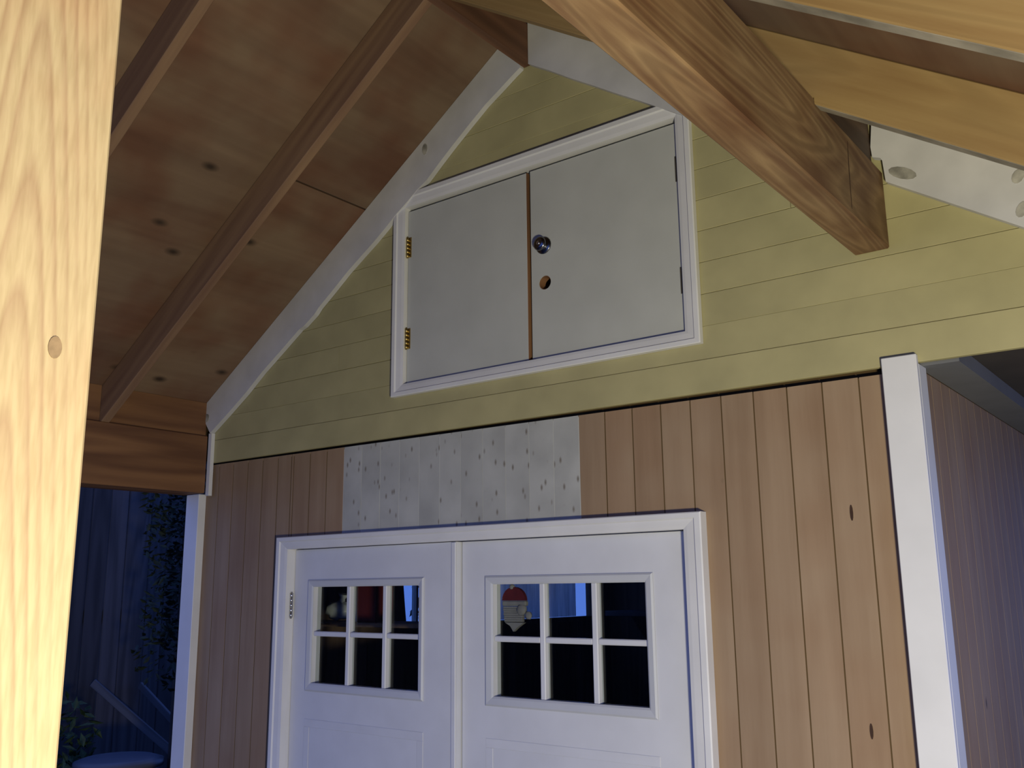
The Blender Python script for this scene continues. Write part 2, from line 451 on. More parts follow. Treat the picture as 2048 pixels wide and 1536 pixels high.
# left wall with its high wide window
WY0, WY1, WZ0, WZ1 = 3.84, 5.84, -0.187, 0.36
b = MB()
b.box(XL - 0.05, XL, 2.70, YB, FLOOR, WZ0); b.box(XL - 0.05, XL, 2.70, YB, WZ1, 0.58)
b.box(XL - 0.05, XL, 2.70, WY0, WZ0, WZ1); b.box(XL - 0.05, XL, WY1, YB, WZ0, WZ1)
b.build('wall_left', M['inner'], kind='structure')
MB().box(XL, XR, YB, YB + 0.05, FLOOR, 0.58).build('wall_back', M['inner'], kind='structure')
MB().box(XL, XR, 2.70, YB, 0.58, 0.62).build('ceiling', M['inner'], kind='structure')

# ------------------------------------------------------------------ gable siding
wg = empty('wall_gable', (-1.9, 2.64, 0.58), kind='structure')
GL, GR = XL + 0.004, 0.10
HX0, HX1, HZ0, HZ1 = -2.545, -1.285, 0.758, 1.536     # opening of the hatch
BH = 0.1040
row = 0; z = 0.581
def clipspan(z0, z1):
    # outline of a course under the roof slopes (trapezoid)
    xl0 = max(GL, APX - (APZ - 0.01 - z0) / SLOPE); xl1 = max(GL, APX - (APZ - 0.01 - z1) / SLOPE)
    xr0 = min(GR, APX + (APZ - 0.01 - z0) / SLOPE); xr1 = min(GR, APX + (APZ - 0.01 - z1) / SLOPE)
    return xl0, xl1, xr0, xr1
while z < APZ - 0.05:
    z0, z1 = z + 0.0006, z + BH - 0.0006
    top = min(z1, APZ - 0.012)
    joints = {1: [-0.742], 3: [-2.9], 5: [-0.95], 7: [-1.0], 9: []}.get(row, [])
    # split on the hatch and on butt joints
    xl0, xl1, xr0, xr1 = clipspan(z0, top)
    def piece(a0, a1, b0, b1, zl, zh):
        dy = random.uniform(-0.0010, 0.0010); c = 0.0013
        bm = MB()
        bm.prism([(a0, zl), (b0, zl), (b1, zh), (a1, zh)], 2.6205 + dy, 2.638)
        es = [e for e in bm.bm.edges if all(abs(v.co.y - (2.6205 + dy)) < 1e-6 for v in e.verts) and abs(e.verts[0].co.z - e.verts[1].co.z) < 1e-5]
        bmesh.ops.bevel(bm.bm, geom=es, offset=c, segments=1, affect='EDGES')
        bm.build('board', M['yellow'], wg)
    spans = [('L', 'R')]
    if z0 > HZ0 and top < HZ1:
        spans = [('L', HX0), (HX1, 'R')]
    elif z0 < HZ0 < top or z0 < HZ1 < top:      # courses notched round the hatch opening
        spans = []
        if z0 < HZ0: poly = [(xl0, z0), (xr0, z0), (xr1, top), (HX1, top), (HX1, HZ0), (HX0, HZ0), (HX0, top), (xl1, top)]
        else: poly = [(xl0, z0), (HX0, z0), (HX0, HZ1), (HX1, HZ1), (HX1, z0), (xr0, z0), (xr1, top), (xl1, top)]
        MB().prism(poly, 2.6205, 2.638).build('board', M['yellow'], wg)
    for s0, s1 in spans:
        cuts = [j for j in joints if (s0 == 'L' or j > s0) and (s1 == 'R' or j < s1)]
        pts = [s0] + cuts + [s1]
        for p, q in zip(pts, pts[1:]):
            a0, a1 = (xl0, xl1) if p == 'L' else (p + 0.0008, p + 0.0008)
            b0, b1 = (xr0, xr1) if q == 'R' else (q - 0.0008, q - 0.0008)
            a1 = min(a1, b1 - 0.005); 
            if b0 - a0 > 0.01: piece(a0, max(a0, a1) if p == 'L' else a1, b0, b1, z0, top)
    z += BH; row += 1
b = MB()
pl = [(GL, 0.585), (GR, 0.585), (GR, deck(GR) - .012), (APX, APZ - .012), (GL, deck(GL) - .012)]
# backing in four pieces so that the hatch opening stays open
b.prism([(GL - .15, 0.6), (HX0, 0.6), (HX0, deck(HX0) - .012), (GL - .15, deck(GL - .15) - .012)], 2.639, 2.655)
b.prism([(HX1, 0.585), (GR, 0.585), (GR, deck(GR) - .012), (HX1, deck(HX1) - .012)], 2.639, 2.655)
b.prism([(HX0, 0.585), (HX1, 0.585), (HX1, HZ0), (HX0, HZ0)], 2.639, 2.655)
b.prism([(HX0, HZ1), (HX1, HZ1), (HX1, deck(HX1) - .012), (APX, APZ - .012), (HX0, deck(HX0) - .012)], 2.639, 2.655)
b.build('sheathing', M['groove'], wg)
MB().box(HX0 - .03, HX1 + .03, 2.70, 2.715, HZ0 - .03, HZ1 + .03).build('backing_board', M['plank_edge'], wg, label='brown board behind the hatch')

# ------------------------------------------------------------------ roof deck
cl = empty('ceiling', (APX, 1.0, APZ), kind='structure')
NX, NZ = SLOPE / math.hypot(1, SLOPE), 1 / math.hypot(1, SLOPE)
def sheet(x0, x1, y0, y1):
    t = 0.012
    s = -1 if x1 <= APX + .01 else 1
    poly = [(x0, deck(x0)), (x1, deck(x1)), (x1 + s * NX * t, deck(x1) + NZ * t), (x0 + s * NX * t, deck(x0) + NZ * t)]
    MB().prism(poly, y0 + .0015, y1 - .0015).build('plywood_sheet', M['ply'], cl)
e = 0.003
for a, c in ((-1.0, 0.27), (0.27, 1.464), (1.464, 2.099)): sheet(-3.98, APX - 0.020, a, c)
sheet(-2.738 + e, APX - 0.020, 2.099, 2.66); sheet(-3.98, -2.738 - e, 2.099, 2.66)
for (xa, xb) in ((APX + 0.020, -1.08 - e), (-1.08 + e, 0.16)):
    ys = (-1.0, 0.27, 1.511, 2.104, 2.66)
    for a, c in zip(ys, ys[1:]): sheet(xa, xb, a, c)
b = MB()
for s in (-1, 1):
    xe_ = APX + s * 2.08
    b.prism([(APX, APZ + .016), (xe_, deck(xe_) + .016), (xe_, deck(xe_) + .03), (APX, APZ + .03)], -1.0, 2.66)
b.build('roofing', M['roofing'], cl)

# ------------------------------------------------------------------ timbers
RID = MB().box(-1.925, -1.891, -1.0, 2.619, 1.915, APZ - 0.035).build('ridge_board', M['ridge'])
thing(RID, 'dark brown ridge board at the peak between the two roof slopes', 'beam')

RD = 0.140 / NZ                               # plumb depth of a rafter
def rafter(side, y0, label):
    s = -1 if side == 'l' else 1
    xa = -1.926 if s < 0 else -1.890
    xb = -3.95 if s < 0 else 0.12
    g = 0.001
    poly = [(xa, deck(xa) - g), (xb, deck(xb) - g), (xb, deck(xb) - RD), (xa, deck(xa) - RD)]
    if s > 0:                                 # birdsmouth over the purlin beam
        zb_ = 1.1365; xn = APX + (APZ - RD - zb_) / SLOPE
        poly = [poly[0], poly[1], poly[2], (-0.680, deck(-0.680) - RD), (-0.680, zb_), (xn, zb_), poly[3]]
    bm = MB().prism(poly, y0, y0 + 0.038)
    es = [e for e in bm.bm.edges if abs(e.verts[0].co.y - e.verts[1].co.y) < 1e-6 and abs(e.verts[0].co.x - e.verts[1].co.x) > .5]
    bmesh.ops.bevel(bm.bm, geom=es, offset=0.003, segments=1, affect='EDGES')
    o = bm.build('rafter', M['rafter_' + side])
    if s > 0:                                 # greyed underside of the timber
        zl = lambda x: deck(x) - RD - 0.0002
        MB().prism([(-0.678, zl(-0.678)), (xb, zl(xb)), (xb, zl(xb) - .0015), (-0.678, zl(-0.678) - .0015)], y0 + .003, y0 + .035).build('underside', M['wedge'], o, label='greyed underside')
    thing(o, label, 'rafter', 'roof rafters')
rafter('r', 2.085, 'yellow-orange rafter on the right slope just above the white right rake board')
rafter('r', 1.492, 'orange rafter at the top right corner, nearest on the right slope')
rafter('l', 2.080, 'reddish rafter on the left slope, first one out from the left white rake board')
rafter('l', 1.445, 'reddish rafter on the left slope beside the foreground post at the top')

b = MB().box(-0.777, -0.681, -1.0, 2.6195, 0.910, 1.136, 0.004)
bo = b.build('purlin_beam', M['beam'])
MB().prism([(2.306, 0.93), (2.309, 0.925), (2.3145, 1.02), (2.3215, 1.11), (2.319, 1.115), (2.309, 1.03)], -0.6825, -0.6805, 'x').build('streak', M['darkknot'], bo, label='dark streak on the beam side')  # thin dark strip on the right face of the beam
thing(bo, 'heavy brown timber beam running from overhead into the yellow gable wall', 'beam')
bk = MB()
bk.box(-0.770, -0.702, 2.125, 2.599, 1.137, deck(-0.702) - .004)
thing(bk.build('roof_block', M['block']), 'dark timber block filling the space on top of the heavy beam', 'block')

b = MB().box(-3.905, -3.745, -1.0, 2.599, 0.442, 0.705, 0.004)
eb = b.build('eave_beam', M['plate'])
for ya, yb_ in ((-1.0, 1.443), (1.485, 2.078), (2.120, 2.599)):
    MB().prism([(-3.80, 0.706), (-3.765, 0.706), (-3.765, deck(-3.765) - .003), (-3.80, deck(-3.80) - .003)], ya, yb_).build('eave_block', M['plate'], eb)
thing(eb, 'reddish brown eave beam along the left edge of the porch roof', 'beam')

po = empty('porch_post', (-0.729, 0.296, FLOOR))
thing(po, 'pale knotty pine post close up along the left edge', 'post')
MB().box(-0.777, -0.681, 0.226, 0.367, FLOOR, 0.9095, 0.0025).build('timber', M['pine'], po)
def oval(cy, cz, ry, rz, x, n=16):
    return [(cy + ry * math.cos(2 * math.pi * i / n), cz + rz * math.sin(2 * math.pi * i / n)) for i in range(n)]
MB().prism(oval(0.337, 0.178, 0.0052, 0.0085, 0), -0.683, -0.6803, 'x').build('knot', M['knot'], po, label='round grey knot')

# ------------------------------------------------------------------ white trims
def jitter_line(x0, z0, x1, z1, n, amp):
    out = []
    for i in range(n + 1):
        t = i / n
        j = 0 if i in (0, n) else random.uniform(-amp, amp)
        out.append((x0 + (x1 - x0) * t, z0 + (z1 - z0) * t + j))
    return out
# left rake board
topl = lambda x: deck(x) - 0.002
low = [(-1.927, 1.907)]
for lx, dd in ((-1.96, .184), (-2.03, .178), (-2.093, .171), (-2.18, .174), (-2.262, .179), (-2.33, .186), (-2.395, .195), (-2.443, .188), (-2.502, .189), (-2.56, .186), (-2.62, .190), (-2.686, .191), (-2.76, .187), (-2.839, .184), (-2.93, .189), (-3.01, .191), (-3.035, .199), (-3.10, .195), (-3.13, .185), (-3.25, .182), (-3.37, .177), (-3.48, .184), (-3.61, .180), (-3.68, .176)):
    low.append((lx, deck(lx) - dd))
low.append((-3.728, 0.716))
poly = [(-1.927, topl(-1.927))] + low + [(-3.82, 0.812), (-3.82, topl(-3.82))]
poly = [(-1.927, topl(-1.927))] + low + [(-3.815, topl(-3.815))]
rk = MB().prism(poly[::-1], 2.5955, 2.6190).build('trim_1', M['rake'], kind='structure')
for (kx, kz, rx, rz) in ((-2.405, 1.722, 0.014, 0.024), (-3.76, 0.79, 0.02, 0.02)):
    MB().prism([(kx + rx * math.cos(t * .5236) , kz + rz * math.sin(t * .5236)) for t in range(12)], 2.594, 2.5965).build('filler_patch', M['filler'], rk, label='grey knot showing through white paint')
# right rake board, in two lengths either side of the beam
lowr = jitter_line(-1.889, 1.908, -0.785, 1.171, 12, 0.002)
poly = lowr + [(-0.785, topl(-0.785)), (-1.889, topl(-1.889))]
rk2 = MB().prism(poly, 2.5955, 2.6190).build('trim_2', M['rake'], kind='structure')
poly = [(-0.698, 1.178), (-0.677, 1.170), (-0.672, 1.160), (-0.668, 1.096), (0.10, 0.584), (0.10, topl(0.10)), (-0.690, topl(-0.690)), (-0.700, 1.21)]
rk3 = MB().prism(poly, 2.5955, 2.6190).build('trim_3', M['rake'], kind='structure')
for (kx, kz, rx, rz) in ((-0.622, 1.108, 0.040, 0.016), (-0.345, 1.02, 0.014, 0.02), (-0.345, 0.93, 0.014, 0.022)):
    ca, sa = math.cos(-.5), math.sin(-.5)
    MB().prism([(kx + rx * math.cos(t * .5236) * ca - rz * math.sin(t * .5236) * sa, kz + rx * math.cos(t * .5236) * sa + rz * math.sin(t * .5236) * ca) for t in range(12)], 2.594, 2.5965).build('filler_patch', M['filler'], rk3, label='olive grey filler patch')
# corner boards
t4 = empty('trim_4', (-0.68, 2.61, FLOOR), kind='structure')
MB().box(-0.728, -0.637, 2.600, 2.6195, FLOOR, 0.601, 0.002).build('front_board', M['whitez'], t4)
b = MB(); b.box(-0.655, -0.637, 2.620, 2.692, FLOOR, 0.578, 0.0015); b.box(-0.728, -0.655, 2.620, 2.639, FLOOR, 0.560)
b.build('side_board', M['whitez'], t4)
t5 = empty('trim_5', (-3.84, 2.61, FLOOR), kind='structure')
MB().box(-3.886, -3.790, 2.600, 2.640, FLOOR, 0.4415, 0.002).build('front_board', M['whitez'], t5)
MB().box(-3.886, -3.830, 2.6405, 2.70, FLOOR, 0.4415, 0.002).build('side_board', M['whitez'], t5)
MB().box(-3.744, -3.722, 2.601, 2.6195, 0.430, 0.716).build('trim_6', M['whitez'], kind='structure')
# ledger and soffit over the right side passage
MB().box(-0.651, -0.545, 2.66, YB, 0.577, 0.62).build('trim_7', M['ledger'], kind='structure')
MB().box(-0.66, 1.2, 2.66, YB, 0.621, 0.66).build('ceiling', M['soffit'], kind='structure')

# ------------------------------------------------------------------ casing of the hatch: moulded trim
def moulded(name, outer, inner, y0, y1, mat, parent, skip=()):
    """four mitred lengths, each with a raised outer bead, as separate pieces"""
    (ox0, oz0, ox1, oz1), (ix0, iz0, ix1, iz1) = outer, inner
    O = [(ox0, oz0), (ox1, oz0), (ox1, oz1), (ox0, oz1)]; I = [(ix0, iz0), (ix1, iz0), (ix1, iz1), (ix0, iz1)]
    for k in range(4):
        if k in skip: continue
        j = (k + 1) % 4
        bm = MB().bm
        mb = MB(); bm.free(); bm = mb.bm
        prof = [(0, y1), (0, y0 + .003), (0.06, y0), (0.34, y0), (0.42, y0 + .005), (0.80, y0 + .008), (1.0, y0 + .011), (1.0, y1)]
        A = []; B = []
        for t, yy in prof:
            A.append(bm.verts.new((O[k][0] + (I[k][0] - O[k][0]) * t, yy, O[k][1] + (I[k][1] - O[k][1]) * t + H)))
            B.append(bm.verts.new((O[j][0] + (I[j][0] - O[j][0]) * t, yy, O[j][1] + (I[j][1] - O[j][1]) * t + H)))
        n = len(prof)
        for q in range(n):
            r_ = (q + 1) % n
            bm.faces.new((A[q], A[r_], B[r_], B[q]))
        bm.faces.new(A); bm.faces.new(B[::-1])
        mb.build('casing', mat, parent)

hf = empty('trim_8', (-1.915, 2.61, 0.734), kind='structure')
moulded('casing', (-2.577, 0.734, -1.255, 1.563), (-2.521, 0.781, -1.309, 1.507), 2.597, 2.6195, M['white'], hf)
b = MB()                                         # jamb lining
b.box(-2.544, -2.5215, 2.620, 2.698, 0.76, 1.53); b.box(-1.3085, -1.286, 2.620, 2.698, 0.76, 1.53)
b.box(-2.5215, -1.3085, 2.620, 2.698, 0.76, 0.7765); b.box(-2.5215, -1.3085, 2.620, 2.698, 1.5075, 1.53)
b.build('jamb', M['white'], hf)

LY = 2.626                                       # face of the hatch leaves
SEAM0, SEAM1 = -1.924, -1.910
l1 = empty('door_1', (-2.515, LY + 0.018, 0.785), kind='structure')
MB().box(-2.518, SEAM0 - 0.004, LY, LY + 0.036, 0.777, 1.494, 0.0012).build('leaf', M['leafp'], l1)
MB().box(SEAM0 - 0.0042, SEAM0, LY + .0005, LY + 0.036, 0.778, 1.4935).build('raw_edge', M['plank_edge'], l1, label='bare brown wood edge')
for z0, z1 in ((1.375, 1.292), (1.000, 0.918)):
    z0, z1 = z0 * 1.005, z1 * 1.005
    hb = MB()
    for k in range(5):
        a = z1 + (z0 - z1) * k / 5; c = z1 + (z0 - z1) * (k + 1) / 5
        hb.tube((-2.517, LY - 0.006, a + .0006), (-2.517, LY - 0.006, c - .0006), 0.006, n=10)
    hb.tube((-2.517, LY - .006, z1 - .003), (-2.517, LY - .006, z0 + .003), 0.0035, n=8)
    hb.box(-2.512, -2.500, LY - .0025, LY, z1, z0)
    hb.build('hinge', M['brass'], l1, label='brass hinge')

l2 = empty('door_2', (-1.312, LY + 0.018, 0.785), kind='structure')
# right leaf with a real bored hole
KX, KZ, BX, BZ = -1.876 * 1.0, 0.0, 0.0, 0.0
kX, kZ = -1.836 * LY / D, 1.184 * LY / D
bX, bZ = -1.8335 * LY / D, 1.047 * LY / D
def leaf_with_holes(x0, x1, z0, z1, y0, y1, holes):
    mb = MB(); bm = mb.bm
    def loop(pts, yy): return [bm.verts.new((px, yy, pz + H)) for px, pz in pts]
    rect = [(x0, z0), (x1, z0), (x1, z1), (x0, z1)]
    loops = [rect] + [[(cx + r * math.cos(2 * math.pi * i / 24), cz + r * math.sin(2 * math.pi * i / 24)) for i in range(24)] for cx, cz, r in holes]
    sides = []
    for yy in (y0, y1):
        es = []; vl = []
        for lp in loops:
            vs = loop(lp, yy); vl.append(vs)
            es += [bm.edges.new((vs[i], vs[(i + 1) % len(vs)])) for i in range(len(vs))]
        bmesh.ops.triangle_fill(bm, edges=es, use_beauty=True)
        sides.append(vl)
    for A, B in zip(*sides):
        for i in range(len(A)):
            bm.faces.new((A[i], A[(i + 1) % len(A)], B[(i + 1) % len(A)], B[i]))
    return mb
leaf_with_holes(SEAM1, -1.312, 0.777, 1.494, LY, LY + 0.036, [(bX, bZ, 0.0255)]).build('leaf', M['leafp'], l2)
# raw wood lining the hole
mb = MB(); n = 24
A = [mb.bm.verts.new((bX + .0252 * math.cos(2 * math.pi * i / n), LY + .002, bZ + H + .0252 * math.sin(2 * math.pi * i / n))) for i in range(n)]
B = [mb.bm.verts.new((bX + .0252 * math.cos(2 * math.pi * i / n), LY + .0355, bZ + H + .0252 * math.sin(2 * math.pi * i / n))) for i in range(n)]
A2 = [mb.bm.verts.new((bX + .0235 * math.cos(2 * math.pi * i / n), LY + .002, bZ + H + .0235 * math.sin(2 * math.pi * i / n))) for i in range(n)]
B2 = [mb.bm.verts.new((bX + .0235 * math.cos(2 * math.pi * i / n), LY + .0355, bZ + H + .0235 * math.sin(2 * math.pi * i / n))) for i in range(n)]
for i in range(n):
    j = (i + 1) % n
    mb.bm.faces.new((A2[i], A2[j], B2[j], B2[i])); mb.bm.faces.new((A[i], B[i], B[j], A[j]))
    mb.bm.faces.new((A[i], A[j], A2[j], A2[i])); mb.bm.faces.new((B[i], B2[i], B2[j], B[j]))
mb.build('bored_hole', M['plank_edge'], l2, label='empty bored lock hole with bare wood inside')
kb = MB().lathe([(0.032, 0), (0.032, 0.003), (0.028, 0.006), (0.013, 0.007), (0.012, 0.013), (0.020, 0.016), (0.0255, 0.022), (0.0255, 0.027), (0.021, 0.032), (0.010, 0.034)], (kX, LY, kZ), axis=(0, -1, 0), n=24).build('knob', M['chrome'], l2, label='round dark chrome knob')
MB().lathe([(0.007, 0.0335), (0.007, 0.0365), (0.004, 0.037)], (kX, LY, kZ), axis=(0, -1, 0), n=12).build('keyhole', M['steel'], kb)
for z0, z1 in ((1.378, 1.290), (0.998, 0.910)):
    hb = MB()
    hb.tube((-1.3105, LY - 0.003, z1), (-1.3105, LY - 0.003, z0), 0.004, n=8)
    hb.box(-1.3245, -1.3195, LY - .0018, LY, z1, z0)
    hb.build('hinge', M['dark'], l2, label='dark slim hinge')
MB().box(-1.942, -1.892, LY - .006, LY - .0005, 0.781, 0.786).build('bolt_plate', M['dark'], l1)
for o, lab in ((l1, 'left leaf of the loft hatch, plain grey beige with brass hinges'), (l2, 'right leaf of the loft hatch, grey beige with chrome knob and empty lock hole')):
    o['label'] = lab

# ------------------------------------------------------------------ double doors below
df = empty('trim_9', (-2.26, 2.62, FLOOR), kind='structure')
moulded('casing', (-3.232, FLOOR, -1.286, 0.222), (-3.169, FLOOR + .0, -1.349, 0.172), 2.600, 2.6395, M['white'], df, skip=(0,))
b = MB()
b.box(-3.1995, -3.1695, 2.640, 2.74, FLOOR, 0.198); b.box(-1.3485, -1.3155, 2.640, 2.74, FLOOR, 0.198); b.box(-3.1695, -1.3485, 2.640, 2.74, 0.1765, 0.198)
b.box(-3.1695, -1.3485, 2.700, 2.72, 0.145, 0.177)
b.build('jamb', M['white'], df)

SY = 2.655                                       # face of the door slabs
def door(name, x0, x1, fx0, fx1, ox0, ox1, mx, label, hinge_left):
    hx = x0 if hinge_left else x1
    r = empty(name, (hx, SY + 0.02, FLOOR), kind='structure', label=label)
    T = 0.042
    oz0, oz1 = -0.357, 0.020
    fz0, fz1 = -0.387, 0.047
    zb, zt = FLOOR + 0.012, 0.1695
    b = MB()
    b.box(x0, ox0, SY, SY + T, zb, zt); b.box(ox1, x1, SY, SY + T, zb, zt)
    b.box(ox0, ox1, SY, SY + T, zb, oz0); b.box(ox0, ox1, SY, SY + T, oz1, zt)
    b.build('slab', M['doorp'], r)
    # window frame: sloping lip round the opening
    moulded_parent = empty('x', (0, 0, 0)) if False else None
    fr = MB(); bm = fr.bm
    O = [(fx0, fz0), (fx1, fz0), (fx1, fz1), (fx0, fz1)]; I = [(ox0 + .002, oz0 + .002), (ox1 - .002, oz0 + .002), (ox1 - .002, oz1 - .002), (ox0 + .002, oz1 - .002)]
    prof = [(0, SY - .0005), (0.0, SY - .004), (0.2, SY - .009), (0.8, SY - .006), (1.0, SY - .002), (1.0, SY - .0005)]
    R = []
    for k in range(4):
        R.append([bm.verts.new((O[k][0] + (I[k][0] - O[k][0]) * t, yy, O[k][1] + (I[k][1] - O[k][1]) * t + H)) for t, yy in prof])
    for k in range(4):
        j = (k + 1) % 4
        for q in range(len(prof)):
            q2 = (q + 1) % len(prof)
            bm.faces.new((R[k][q], R[k][q2], R[j][q2], R[j][q]))
    fo = fr.build('window_frame', M['lite'], r)
    mz = -0.166
    xs = [ox0] + mx + [ox1]
    hw = 0.0105
    for c in mx:
        MB().box(c - hw, c + hw, SY + .003, SY + .034, oz0, oz1, 0.003).build('muntin', M['doorp'], fo)
    for a, c in zip(xs, xs[1:]):
        a2 = a + (hw if a in mx else 0); c2 = c - (hw if c in mx else 0)
        MB().box(a2, c2, SY + .006, SY + .031, mz - .0095, mz + .0095, 0.003).build('muntin', M['doorp'], fo)
        for z0, z1 in ((oz0, mz - .0095), (mz + .0095, oz1)):
            MB().box(a2 + .0005, c2 - .0005, SY + .022, SY + .026, z0 + .0005, z1 - .0005).build('pane', M['glass'], fo)
    # embossed lower panel
    b = MB(); p0, p1, q0, q1 = fx0 + .0, fx1 - .0, FLOOR + .22, -0.492
    wv = 0.03
    b.box(p0, p1, SY - .0018, SY - .0003, q1 - wv, q1, .001); b.box(p0, p1, SY - .0018, SY - .0003, q0, q0 + wv, .001)
    b.box(p0, p0 + wv, SY - .0018, SY - .0003, q0 + wv, q1 - wv, .001); b.box(p1 - wv, p1, SY - .0018, SY - .0003, q0 + wv, q1 - wv, .001)
    b.build('panel_moulding', M['doorp'], r)
    return r
d3 = door('door_3', -3.166, -2.263, -3.075, -2.420, -3.045, -2.445, [-2.838, -2.633], 'left white entry door with six small panes and steel hinge', True)
d4 = door('door_4', -2.257, -1.352, -2.151, -1.483, -2.118, -1.510, [-1.912, -1.705], 'right white entry door with six small panes', False)
MB().box(-2.283, -2.263, SY - .006, SY - .0003, FLOOR + .02, 0.168, .002).build('astragal', M['doorp'], d3)
d3.rotation_euler = (0, 0, -0.028)
def knuckle(x, y, z0, z1, mat, parent, name='hinge', rad=0.0075):
    hb = MB(); n = 5
    for k in range(n):
        a = z0 + (z1 - z0) * k / n; c = z0 + (z1 - z0) * (k + 1) / n
        hb.tube((x, y, a + .0008), (x, y, c - .0008), rad, n=12)
    hb.tube((x, y, z0 - .004), (x, y, z1 + .004), rad * .6, n=10)
    return hb.build(name, mat, parent)
for z0, z1 in ((-0.104, -0.005), (-0.95, -0.85), (-1.7, -1.6)):
    knuckle(-3.1665, 2.6395, z0, z1, M['steel'], df)
    knuckle(-1.3525, 2.6445, z0, z1, M['dark'], df, rad=0.004)

# ------------------------------------------------------------------ inside the shed
wn = empty('window_1', (XL - .025, (WY0 + WY1) / 2, WZ0), kind='structure')
b = MB()
b.box(XL - .06, XL + .012, WY0 - .03, WY0 + .012, WZ0 - .03, WZ1 + .03); b.box(XL - .06, XL + .012, WY1 - .012, WY1 + .03, WZ0 - .03, WZ1 + .03)
b.box(XL - .06, XL + .012, WY0, WY1, WZ0 - .03, WZ0); b.box(XL - .06, XL + .012, WY0, WY1, WZ1, WZ1 + .03)
b.build('frame', M['inner'], wn)
MB().box(XL - .045, XL - .01, 4.02, 4.035, WZ0, WZ1).build('mullion', M['white'], wn)
MB().box(XL - .045, XL - .01, 4.035, 4.45, -0.126, -0.112).build('muntin', M['white'], wn)
MB().box(XL - .045, XL - .01, 4.45, 4.47, WZ0, WZ1).build('mullion', M['inner'], wn)
MB().box(XL - .030, XL - .026, WY0 + .012, WY1 - .012, WZ0, WZ1).build('pane', M['glass'], wn)
def drape(name, y0, y1, mat, fold, xin, taper=0.0, label=''):
    mb = MB(); bm = mb.bm; ny, nz = 60, 8
    g = []
    for i in range(ny + 1):
        rowv = []
        for k in range(nz + 1):
            t = i / ny; zz = WZ0 + .006 + (0.33 - WZ0) * k / nz
            yy = y0 + (y1 - y0 + taper * (1 - k / nz) ** 1.5) * t
            rowv.append(bm.verts.new((xin + 0.008 * math.sin(t * fold) , yy, zz + H)))
        g.append(rowv)
    for i in range(ny):
        for k in range(nz):
            f = bm.faces.new((g[i][k], g[i + 1][k], g[i + 1][k + 1], g[i][k + 1])); f.smooth = True
    o = mb.build(name, mat)
    thing(o, label, 'curtain')
    return o
drape('curtain', 4.52, 5.575, M['sheer'], 60, XL + .025, label='sheer blue lit curtain seen through the right door panes')
drape('curtain', 3.72, 3.842, M['inner'], 14, XL + .03, taper=0.05, label='dark drape edge beside the bright slit seen through the left door panes')

sh = empty('wall_shelf', (-3.0, 2.95, -0.128))
thing(sh, 'dark shelf behind the left door panes carrying a white bag and red box', 'shelf')
MB().box(-3.70, -2.55, 2.84, 3.06, -0.146, -0.128, .002).build('shelf_board', M['inner'], sh)
for bx in (-3.60, -2.65):
    b = MB(); b.box(bx - .012, bx + .012, 2.86, 3.05, -0.165, -0.1465); b.box(bx - .012, bx + .012, 3.035, 3.06, FLOOR, -0.165)
    b.build('leg', M['inner'], sh)
bag = empty('plastic_bag', (-3.21, 2.95, -0.127)); thing(bag, 'crumpled white plastic bag behind the top left pane of the left door', 'bag')
b = MB(); b.blob((-3.215, 2.95, -0.083), 0.062, 3, 0.10, (1.15, .8, .68)); b.build('body', M['bag'], bag)
b = MB(); b.lathe([(0.016, 0), (0.012, .016), (0.024, .034), (0.018, .036)], (-3.20, 2.95, -0.046), axis=(.3, 0, 1), n=9); b.build('tied_neck', M['bag'], bag)
bx = empty('storage_box', (-2.97, 2.95, -0.127)); thing(bx, 'dark red box behind the top middle pane of the left door', 'box')
MB().box(-3.055, -2.945, 2.90, 3.01, -0.1275, 0.03, .003).build('body', M['red'], bx)
MB().box(-3.058, -2.942, 2.897, 3.013, 0.0305, 0.05, .003).build('lid', M['red'], bx)
b = MB().prism([(-3.115, -0.1275), (-3.062, -0.1275), (-3.080, 0.04), (-3.115, 0.04)], 2.915, 2.935)
thing(b.build('card_sheet', M['paper']), 'grey card standing between the white bag and the red box', 'card')
ls = empty('long_shelf', (-2.2, 5.7, -0.2)); thing(ls, 'long dark shelf on the back wall inside the shed', 'shelf')
MB().box(-3.6, -0.8, 5.75, YB - .001, -0.185, -0.150, .002).build('shelf_board', M['ledger'], ls)
for k in (-3.4, -2.2, -1.0):
    MB().prism([(5.78, -0.186), (YB - .001, -0.186), (YB - .001, -0.42)], k - .012, k + .012, 'x').build('bracket', M['inner'], ls)

# small felt ornament on the inner side of a pane
OY = 2.700; s = OY / 2.66
orn = empty('hanging_ornament', (-2.03 * s, OY, -0.137 * s)); thing(orn, 'small felt ornament with red cap hanging in a pane of the right door', 'ornament')
n = 12
cap = [(-2.028 * s + 0.050 * math.cos(math.pi * i / n), -0.037 * s + 0.046 * math.sin(math.pi * i / n)) for i in range(n + 1)]
MB().prism(cap, OY - .006, OY + .008).build('cap', M['felt_red'], orn)
MB().blob((-2.036 * s, OY, 0.008), 0.0105, 2, .1).build('cap_tip', M['felt_white'], orn)
MB().box(-2.076 * s, -1.974 * s, OY - .009, OY + .010, -0.055 * s, -0.0375 * s, .004).build('band', M['felt_white'], orn)
b = MB()
for k in range(7):
    zz = -0.0565 * s - 0.0075 * k; hw = 0.044 - 0.0008 * k
    b.box(-2.03 * s - hw, -2.022 * s + hw * .8, OY - .006 - (.002 if k % 2 else 0), OY + .008, zz - .0072, zz, .0015)
b.build('body', M['felt_white'], orn)
MB().blob((-1.992 * s, OY - .006, -0.068 * s), 0.020, 2, .12, (1, .5, 1)).build('tuft', M['felt_white'], orn)
MB().blob((-1.966 * s, OY - .004, -0.086 * s), 0.014, 2, .15, (1, .5, 1)).build('tuft', M['felt_white'], orn)
